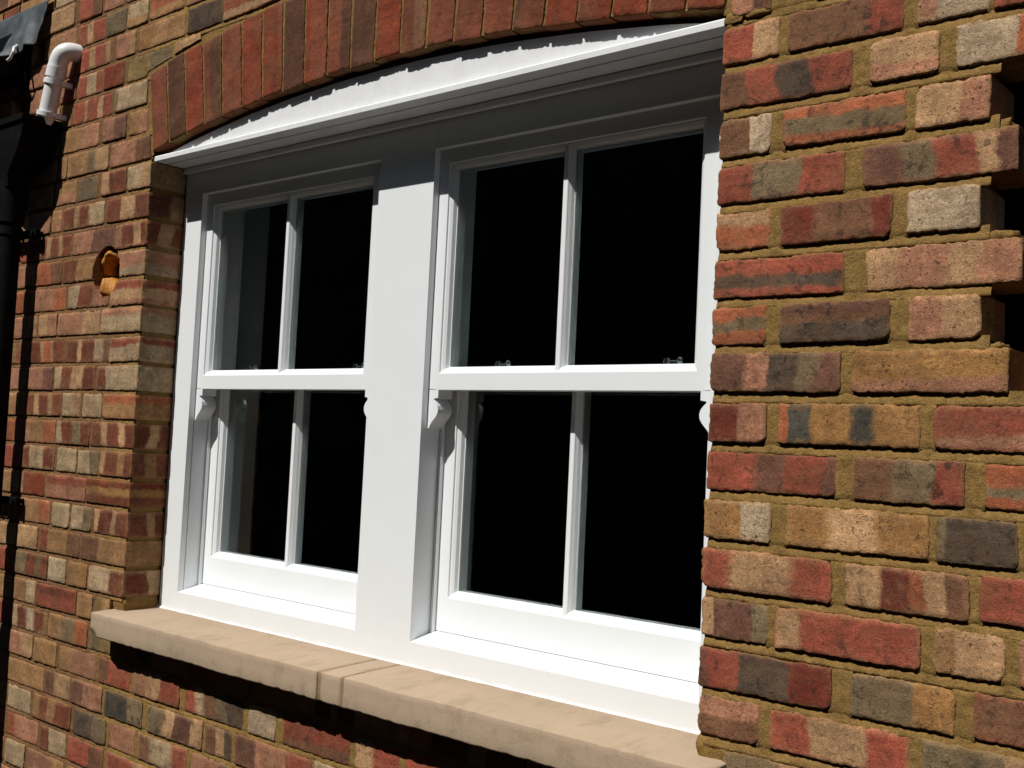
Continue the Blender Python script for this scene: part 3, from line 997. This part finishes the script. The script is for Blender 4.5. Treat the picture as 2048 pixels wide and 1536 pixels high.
# ------------------------------------------------------------------ the window
D = 0.105
win = empty("sash_window", (XC, D, -1.08))
tag(win, "white painted double sash window in the brick opening", "window")
P = MAT['paint']
XW0, XW1 = XL + .003, -.002
LE, ML, MR, RE = -1.588, -.912, -.743, -.062          # clear widths of the two lights
ZH = -.006                                               # underside of the head lining
ZS = -1.032                                              # top front of the timber sill
def wbox(name, x0, x1, y0, y1, z0, z1, bevel=.0015, mat=None, parent=None):
    return box(name, x0, x1, y0, y1, z0, z1, mat or P, parent or win, bevel)
wbox("jamb_lining", XW0, LE, D, D + .016, ZS + .0001, .066, 0)
wbox("jamb_lining", RE, XW1, D, D + .016, ZS + .0001, .066, 0)
wbox("mullion", ML, MR, D, D + .016, ZS + .0001, .066, 0)
for a_, b_ in ((LE, ML), (MR, RE)):
    wbox("head_lining", a_ + .0001, b_ - .0001, D + .0003, D + .016, ZH, .066, .0008)
# boxes (pulley stiles) behind the linings
for nm, a, b in (("box_stile", XW0, LE + .0015), ("box_stile", ML - .0015 + .003, MR - .0015), ("box_stile", RE - .0015, XW1)):
    wbox(nm, a, b, D + .0165, D + .135, ZS - .01, .066, .001)
wbox("head_box", LE + .002, RE - .002, D + .0165, D + .135, ZH + .0005, .0655, .001)
# parting beads that show beside the lower sashes
for x, s in ((LE, 1), (ML, -1), (MR, 1), (RE, -1)):
    xa, xb = sorted((x, x + s * .0075))
    wbox("parting_bead", xa, xb, D + .0565, D + .0655, ZS + .006, -.512, .001)
# timber sill with a weathered top
SV = [(XW0, D, -1.0815), (XW0, D, ZS), (XW0, D + .071, ZS + .0185), (XW0, D + .135, ZS + .0195), (XW0, D + .135, -1.0815)]
prof = [(D, -1.0815), (D, ZS), (D + .071, ZS + .0175), (D + .071, ZS + .009), (D + .135, ZS + .009), (D + .135, -1.0815)]
V = [(XW0, y, z) for y, z in prof] + [(XW1, y, z) for y, z in prof]
k_ = len(prof)
F = [tuple(range(k_)), tuple(range(2 * k_ - 1, k_ - 1, -1))] + [(i, (i + 1) % k_, k_ + (i + 1) % k_, k_ + i) for i in range(k_)]
link("timber_sill", mesh_from("timber_sill", V, F), P, win)
# sealant run, thick and thin
V, F = [], []
n = 260
for i in range(n + 1):
    x = XW0 - .004 + (XW1 - XW0 + .006) * i / n
    a = .0035 + max(-.002, noise.noise(Vector((x * 24, 0, 0))) * .003 + noise.noise(Vector((x * 90, 4, 0))) * .0012)
    if i < 8: a += .004 * (1 - i / 8)
    for (y, z) in ((D + .001, -1.0815 + a), (D - a * .7, -1.0815 + a * .35), (D - a * 1.1, -1.0838), (D + .001, -1.0840)):
        V.append((x, y, z + .0012))
for i in range(n):
    for k in range(4):
        k2 = (k + 1) % 4
        F.append((i * 4 + k, i * 4 + k2, i * 4 + 4 + k2, i * 4 + 4 + k))
link("sealant", mesh_from("sealant", V, F, True), MAT['caulk'], win)

# head board cut to the arch, with the projecting drip ledge under it
YB = .022
V, F = [], []
n = 60
for i in range(n + 1):
    x = XW0 + (XW1 - XW0) * i / n
    zt = soffit(x) - .0115 + noise.noise(Vector((x * 12, 0, 0))) * .001
    for (y, z) in ((YB, .074), (YB, zt), (YB + .018, zt), (YB + .018, .074)):
        V.append((x, y, max(z, .074)))
for i in range(n):
    for k in range(4):
        k2 = (k + 1) % 4
        F.append((i * 4 + k, i * 4 + k2, i * 4 + 4 + k2, i * 4 + 4 + k))
F.append((0, 1, 2, 3)); F.append((n * 4 + 3, n * 4 + 2, n * 4 + 1, n * 4))
link("head_board", mesh_from("head_board", V, F), MAT['board'], win)
prof = [(.006, .0672), (.006, .0775), (.0085, .0805), (YB, .0825), (YB, .0745), (.118, .0745), (.118, .0672), (.046, .0672), (.046, .0695), (.041, .0695), (.041, .0672)]
V = [(XW0 + .001, y, z) for y, z in prof] + [(XW1 - .001, y, z) for y, z in prof]
k_ = len(prof)
F = [tuple(range(k_)), tuple(range(2 * k_ - 1, k_ - 1, -1))] + [(i, (i + 1) % k_, k_ + (i + 1) % k_, k_ + i) for i in range(k_)]
link("drip_ledge", mesh_from("drip_ledge", V, F), MAT['board'], win)
wbox("scotia_bead", XW0 + .002, XW1 - .002, D - .014, D - .0006, .052, .0668, .004)

def sash(name, xa, xb, yf, z_top, z_bot, g, horns, thick=.044):
    """moulded ring round the glass opening g = (gx0, gx1, gz0, gz1)"""
    gx0, gx1, gz0, gz1 = g
    prof = [(0.0, thick), (0.0, .0175), (.0015, .0170), (.0045, .0085), (.0100, .0045), (.0125, .0042), (.0135, .0006), (.0150, 0.0)]
    V, F = [], []
    def ring(d, y, outer=False):
        if outer: a0, a1, b0, b1 = xa, xb, z_bot, z_top
        else: a0, a1, b0, b1 = gx0 - d, gx1 + d, gz0 - d, gz1 + d
        for (x, z) in ((a0, b0), (a1, b0), (a1, b1), (a0, b1)): V.append((x, yf + y, z))
    for d, y in prof: ring(d, y)
    ring(0, 0, True); ring(0, thick, True)
    R_ = len(prof) + 2
    for i in range(R_):
        j = (i + 1) % R_
        for k in range(4):
            k2 = (k + 1) % 4
            F.append((i * 4 + k, i * 4 + k2, j * 4 + k2, j * 4 + k))
    s = link(name, mesh_from(name, V, F), P, win)
    # glazing bar
    cx = (gx0 + gx1) / 2
    hp = [(-.0145, .040), (-.0145, .0175), (-.012, .0165), (-.0095, .009), (-.0066, .0035), (-.0058, .0012), (-.0045, .0), (.0045, .0), (.0058, .0012), (.0066, .0035), (.0095, .009), (.012, .0165), (.0145, .0175), (.0145, .040)]
    def scribe(y):
        pts_ = [(.0006, .0133), (.0042, .0122), (.0045, .0098), (.0085, .0043), (.0170, .0012), (.0175, -.0002), (.05, -.0002)]
        if y <= pts_[0][0]: return pts_[0][1]
        for (ya, da), (yb2, db) in zip(pts_[:-1], pts_[1:]):
            if ya <= y <= yb2: return da + (db - da) * (y - ya) / (yb2 - ya)
        return 0.0
    V = [(cx + x, yf + .0045 + y * .92, gz0 - scribe(.0045 + y * .92)) for x, y in hp] + [(cx + x, yf + .0045 + y * .92, gz1 + scribe(.0045 + y * .92)) for x, y in hp]
    k_ = len(hp)
    F = [tuple(range(k_)), tuple(range(2 * k_ - 1, k_ - 1, -1))] + [(i, (i + 1) % k_, k_ + (i + 1) % k_, k_ + i) for i in range(k_)]
    link("glazing_bar", mesh_from("glazing_bar", V, F), P, s)
    for a, b in ((gx0 - .004, cx - .0125), (cx + .0125, gx1 + .004)):
        pn = box("pane", a, b, yf + .0195, yf + .0235, gz0 - .004, gz1 + .004, MAT['glass'], s, 0)
    # horns
    if horns:
        pr = [(.0, 0.002), (.028, 0.0), (.028, -.0165), (.0155, -.0185), (.0175, -.022), (.0225, -.0265), (.0275, -.033), (.0295, -.041), (.0285, -.048),
              (.0245, -.055), (.018, -.062), (.0115, -.069), (.0075, -.0755), (.006, -.080), (-.010, -.080), (-.010, 0.002)]
        for base, sg in ((xa + .010, 1), (xb - .010, -1)):
            V = [(base + sg * x, yf, z_bot + z) for x, z in pr] + [(base + sg * x, yf + .042, z_bot + z) for x, z in pr]
            k_ = len(pr)
            F = [tuple(range(k_)), tuple(range(2 * k_ - 1, k_ - 1, -1))] + [(i, (i + 1) % k_, k_ + (i + 1) % k_, k_ + i) for i in range(k_)]
            link("horn", mesh_from("horn", V, F), P, s)
    return s

YU, YL = D + .0175, D + .0675
for a, b in ((LE, ML), (MR, RE)):
    up = sash("upper_sash", a - .010, b + .010, YU, ZH + .012, -.5125, (a + .0405, b - .0520, -.4640, -.049), True)
    lo = sash("lower_sash", a - .008, b + .008, YL, -.470, -1.0135, (a + .050, b - .050, -.9285, -.508), False)
    # fasteners on the lower sash's meeting rail, seen through the upper panes
    for fx in (.20, .80):
        x = a + (b - a) * fx
        base = box("sash_fastener", x - .022, x + .022, YL + .010, YL + .034, -.470, -.4655, MAT['chrome'], lo, .001)
        base["label"] = "small chrome sash fastener behind the upper glass"
        tube("post", [(x - .006, YL + .020, -.467), (x - .006, YL + .020, -.4485)], [.0075, .006], MAT['chrome'], base, 12)
        box("lever", x - .012, x + .024, YL + .015, YL + .024, -.4565, -.4525, MAT['chrome'], base, .0012)
        tube("knob", [(x + .022, YL + .0195, -.461), (x + .022, YL + .0195, -.457), (x + .022, YL + .0195, -.449), (x + .022, YL + .0195, -.446)], [.003, .006, .006, .003], MAT['chrome'], base, 12)
    
# ------------------------------------------------------------------ room behind the window
inn = MAT['plaster']
def struct(name, label, me, mat):
    o = link(name, me, mat)
    return tag(o, label, "interior", kind="structure")
V, F = [], []
box_into(V, F, XW0 - .25, XW0 + .02, D + .137, D + .26, -1.3, .3)
box_into(V, F, XW1 - .02, XW1 + .25, D + .137, D + .26, -1.3, .3)
box_into(V, F, XW0 + .02, XW1 - .02, D + .137, D + .26, .05, .3)
box_into(V, F, XW0 + .02, XW1 - .02, D + .137, D + .26, -1.3, -1.03)
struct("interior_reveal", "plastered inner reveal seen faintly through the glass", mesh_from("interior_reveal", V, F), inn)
V, F = [], []
rx0, rx1, ry0, ry1, rz0, rz1 = -3.3, 1.4, D + .26, 4.2, -2.1, .6
box_into(V, F, rx0 - .1, rx0, ry0, ry1, rz0, rz1)
box_into(V, F, rx1, rx1 + .1, ry0, ry1, rz0, rz1)
box_into(V, F, rx0, rx1, ry1, ry1 + .1, rz0, rz1)
box_into(V, F, rx0 - .1, rx1 + .1, ry0, ry1 + .1, rz1, rz1 + .1)
box_into(V, F, rx0 - .1, rx1 + .1, ry0, ry1 + .1, rz0 - .1, rz0)
box_into(V, F, rx0 - .1, XW0 - .2, ry0 - .15, ry0, rz0 - .1, rz1 + .1)
box_into(V, F, XW1 + .2, rx1 + .1, ry0 - .15, ry0, rz0 - .1, rz1 + .1)
box_into(V, F, XW0 - .2, XW1 + .2, ry0 - .15, ry0, .29, rz1 + .1)
box_into(V, F, XW0 - .2, XW1 + .2, ry0 - .15, ry0, rz0 - .1, -1.29)
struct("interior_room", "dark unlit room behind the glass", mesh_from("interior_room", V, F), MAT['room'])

# ------------------------------------------------------------------ white waste pipe
wp = empty("waste_pipe", (-2.06, -.08, .24))
tag(wp, "white plastic waste pipe bending out of the wall into the black hopper", "pipe")
def arcpts(c, a, b, n=10):
    out = []
    for i in range(n + 1):
        t = math.pi / 2 * i / n
        out.append(Vector(c) + Vector(a) * math.cos(t) + Vector(b) * math.sin(t))
    return out
ax = Vector((-.27, -.02, -1)).normalized()
p_top = Vector((-2.128, -.040, .395)); p_bot = p_top + ax * .17
p_w = Vector((-2.098, .03, .434))
c1, c2 = Vector((-2.102, -.034, .436)), p_top - ax * .035
el = [p_w, Vector((-2.099, .012, .434))]
for i in range(13):
    t = i / 12
    q0, q1, q2, q3 = Vector((-2.099, .002, .434)), c1, c2, p_top
    el.append(q0 * (1 - t) ** 3 + q1 * 3 * t * (1 - t) ** 2 + q2 * 3 * t * t * (1 - t) + q3 * t ** 3)
el.append(p_top + ax * .012)
tube("elbow", el, .0258, MAT['pvc'], wp)
tube("elbow_socket", [p_top + ax * .006, p_top + ax * .036], .0275, MAT['pvc'], wp)
tube("straight_pipe", [p_top + ax * .02, p_bot], .0238, MAT['pvc'], wp)
for d_ in (.050, .142):
    c = p_top + ax * d_
    r_ = tube("pipe_clip", [c - ax * .0065, c + ax * .0065], .0288, MAT['pvc'], wp)
    box("clip_foot", c.x + .012, c.x + .030, c.y + .006, .003, c.z - .013, c.z + .001, MAT['pvc'], r_, .001)

# ------------------------------------------------------------------ black hopper and downpipe
dp = empty("downpipe", (-2.27, -.07, -2.1))
tag(dp, "black downpipe with square hopper head on the left of the wall", "downpipe")
DX, DY, DR = -2.288, -.070, .033
def frustum(name, zs, recs, mat, parent):
    V, F = [], []
    for z, (x0, x1, y0, y1) in zip(zs, recs):
        V += [(x0, y0, z), (x1, y0, z), (x1, y1, z), (x0, y1, z)]
    for i in range(len(zs) - 1):
        for k in range(4):
            k2 = (k + 1) % 4
            F.append((i * 4 + k, i * 4 + k2, i * 4 + 4 + k2, i * 4 + 4 + k))
    F.append((0, 1, 2, 3)); e = (len(zs) - 1) * 4
    F.append((e, e + 1, e + 2, e + 3))
    me = mesh_from(name, V, F)
    o = link(name, me, mat, parent)
    return o
def hrec(xr, yf, xl=-2.43, yb_=-.004): return (xl, xr, yf, yb_)
frustum("hopper", [.05, .088, .135, .185, .222, .225, .242, .242, .226],
        [hrec(-2.252, -.100, -2.325, -.035), hrec(-2.250, -.104, -2.33, -.03), hrec(-2.198, -.110, -2.40), hrec(-2.166, -.112), hrec(-2.160, -.112),
         hrec(-2.150, -.120, -2.44), hrec(-2.150, -.120, -2.44), hrec(-2.158, -.112, -2.43, -.01), hrec(-2.158, -.112, -2.43, -.01)], MAT['black'], dp)
tube("pipe", [(DX, DY, .09), (DX, DY, -2.1)], DR, MAT['black'], dp)
tube("collar", [(DX, DY, .04), (DX, DY, -.05)], DR + .006, MAT['black'], dp)
for z_ in (-.075, -.845):
    b_ = tube("pipe_bracket", [(DX, DY, z_ - .011), (DX, DY, z_ + .011)], DR + .004, MAT['black'], dp)
    box("bracket_arm", DX - .075, DX + .075, -.03, -.014, z_ - .011, z_ + .011, MAT['black'], b_, .002)
    for s in (-1, 1):
        tube("bolt", [(DX + s * .062, -.036, z_), (DX + s * .062, .01, z_)], .008, MAT['black'], b_, 10)

# ------------------------------------------------------------------ lead flashing and gutter, top left
lf = empty("lead_flashing", (-2.4, -.08, .5))
tag(lf, "crumpled grey lead flashing hanging over the black gutter at upper left", "flashing")
V, F = [], []
nx, nz_ = 70, 30
x_r = -2.262
for j in range(nz_ + 1):
    t = j / nz_
    for i in range(nx + 1):
        s = i / nx
        x = -3.1 + (x_r - -3.1) * s
        lip = .150 + .022 * noise.noise(Vector((x * 11, 2, 0)))
        if x > -2.34: lip -= .016 * min(1, (x + 2.34) / .03)
        if -2.56 < x < -2.40: lip += .012
        q = max(0.0, t - .08) / .92
        y = -.004 - .012 * min(1, t / .08) - .030 * q ** 1.3
        z = .632 - min(t, .08) / .08 * .008 - q * lip
        fold = math.exp(-((x + 2.365 - .06 * q) / .018) ** 2) * .022 - math.exp(-((x + 2.325 - .03 * q) / .02) ** 2) * .010 + math.sin((x + 2.47) * 26) * .010
        y -= fold * q
        if -2.6 < x < -2.40: y -= max(0, q - .72) * .12
        y += noise.noise(Vector((x * 22, z * 16, 4))) * .006 * min(1, t * 3)
        V.append((x + noise.noise(Vector((z * 30, 4, 4))) * .006 * s - .018 * q * s, min(y, -.003), z))
for j in range(nz_):
    for i in range(nx):
        a = j * (nx + 1) + i
        F.append((a, a + 1, a + nx + 2, a + nx + 1))
me = mesh_from("sheet", V, F, True)
so = link("sheet", me, MAT['lead'], lf)
md = so.modifiers.new("thick", 'SOLIDIFY'); md.thickness = .0025; md.offset = 0

gu = empty("gutter", (-2.6, -.08, .4))
tag(gu, "black gutter and roof edge under the grey flashing at upper left", "gutter")
box("fascia", -3.3, -2.375, -.018, -.002, .40, .58, MAT['black'], gu, .002)
V, F = [], []
n = 14
pts = [(-.082 + .05 * math.cos(math.pi + math.pi * i / n), .452 + .05 * math.sin(math.pi + math.pi * i / n)) for i in range(n + 1)]
pin = [(-.082 + .046 * math.cos(math.pi + math.pi * i / n), .452 + .046 * math.sin(math.pi + math.pi * i / n)) for i in range(n, -1, -1)]
loop = pts + pin
V = [(-3.3, y, z) for y, z in loop] + [(-2.385, y, z) for y, z in loop]
k_ = len(loop)
F = [(i, (i + 1) % k_, k_ + (i + 1) % k_, k_ + i) for i in range(k_)]
F += [(i, i + 1, k_ - 2 - i, k_ - 1 - i) for i in range(n)] + [(k_ + i, k_ + i + 1, 2 * k_ - 2 - i, 2 * k_ - 1 - i) for i in range(n)]
ch = link("channel", mesh_from("channel", V, F, True), MAT['black'], gu)
frustum("stop_end", [.403, .425, .455], [(-2.386, -2.380, -.108, -.055), (-2.386, -2.380, -.126, -.038), (-2.386, -2.380, -.132, -.032)], MAT['black'], gu)
box("roof_edge", -3.3, -2.392, -.030, -.019, .46, .56, MAT['black'], gu, .004)
tube("wire", [(-2.38, -.045, .50), (-2.362, -.062, .485), (-2.352, -.068, .468), (-2.362, -.07, .452), (-2.385, -.07, .447)], .0045, MAT['pvc'], gu, 10)

# ------------------------------------------------------------------ foam in the core hole
hx, hz, hr = HOLE
V, F = [], []
na, prof = 72, [(.063, .060), (.063, .030), (.060, .018), (.052, .013), (.044, .016), (.039, .028), (.041, .055)]
m_ = len(prof)
ang = [math.radians(196 + 344 * i / (na - 1)) for i in range(na)]
for i, a in enumerate(ang):
    e_ = min(1.0, min(i, na - 1 - i) / 7.0)
    for (rr, yy) in prof:
        n1_ = noise.noise(Vector((math.cos(a) * 2.1, math.sin(a) * 2.1, 2.2)))
        n2_ = noise.noise(Vector((math.cos(a) * 7, math.sin(a) * 7, yy * 60)))
        low_ = max(0, -math.sin(a) - .3); lowl = low_ * (1 if math.cos(a) < .35 else .35)
        mid_ = .051
        r2 = mid_ + (rr - mid_) * (.35 + .65 * e_) * (1 + .5 * n1_) + n2_ * .005 + n1_ * .004
        if rr < .05: r2 -= lowl * .036
        yy2 = yy + n1_ * .010 - lowl * .026 - .008 * max(0, math.sin(a) - .3) + .016 * max(0, math.cos(a)) + .012 * (1 - e_)
        V.append((hx - .004 + r2 * math.cos(a), yy2, hz + r2 * 1.03 * math.sin(a)))
for i in range(na - 1):
    for k in range(m_):
        k2 = (k + 1) % m_
        F.append((i * m_ + k, (i + 1) * m_ + k, (i + 1) * m_ + k2, i * m_ + k2))
F.append(tuple(range(m_))); F.append(tuple((na - 1) * m_ + k for k in range(m_)))
o = link("expanding_foam", mesh_from("expanding_foam", V, F, True), MAT['foam'])
tag(o, "ring of orange expanding foam in the round hole in the bricks", "foam")

# ------------------------------------------------------------------ weed at the foot of the picture
wd = empty("weed", (-1.80, -.012, -1.80))
tag(wd, "small green leafy weed growing against the wall at lower left", "plant")
tube("stem", [(-1.80, .004, -1.80), (-1.796, -.015, -1.68), (-1.788, -.03, -1.535)], [.003, .0025, .0015], MAT['leaf'], wd, 8)
def leaf(base, d, L_, W_, droop):
    d = Vector(d).normalized(); side = d.cross(Vector((0, -1, .4))).normalized(); nrm = side.cross(d)
    V, F = [], []
    n = 8
    for i in range(n + 1):
        t = i / n
        w = W_ * math.sin(math.pi * min(1, t * .96 + .04)) ** .7
        c = Vector(base) + d * L_ * t - Vector((0, 0, 1)) * droop * t * t
        for s in (-1, -.5, 0, .5, 1):
            V.append(c + side * w * s * .5 + nrm * (-abs(s) * .25 * w) + noise.noise_vector(c * 60) * .001)
    for i in range(n):
        for k in range(4):
            a = i * 5 + k
            F.append((a, a + 1, a + 6, a + 5))
    link("leaf", mesh_from("leaf", V, F, True), MAT['leaf'], wd)
for d, L_, W_, dr in (((.5, -.4, .9), .06, .035, .015), ((-.6, -.3, .8), .055, .035, .02), ((.9, -.3, .3), .06, .032, .02), ((-.9, -.4, .2), .06, .034, .02), ((0, -.9, .5), .05, .03, .02)):
    leaf((-1.788, -.03, -1.535), d, L_, W_, dr)
print("bricks:", brick_count)
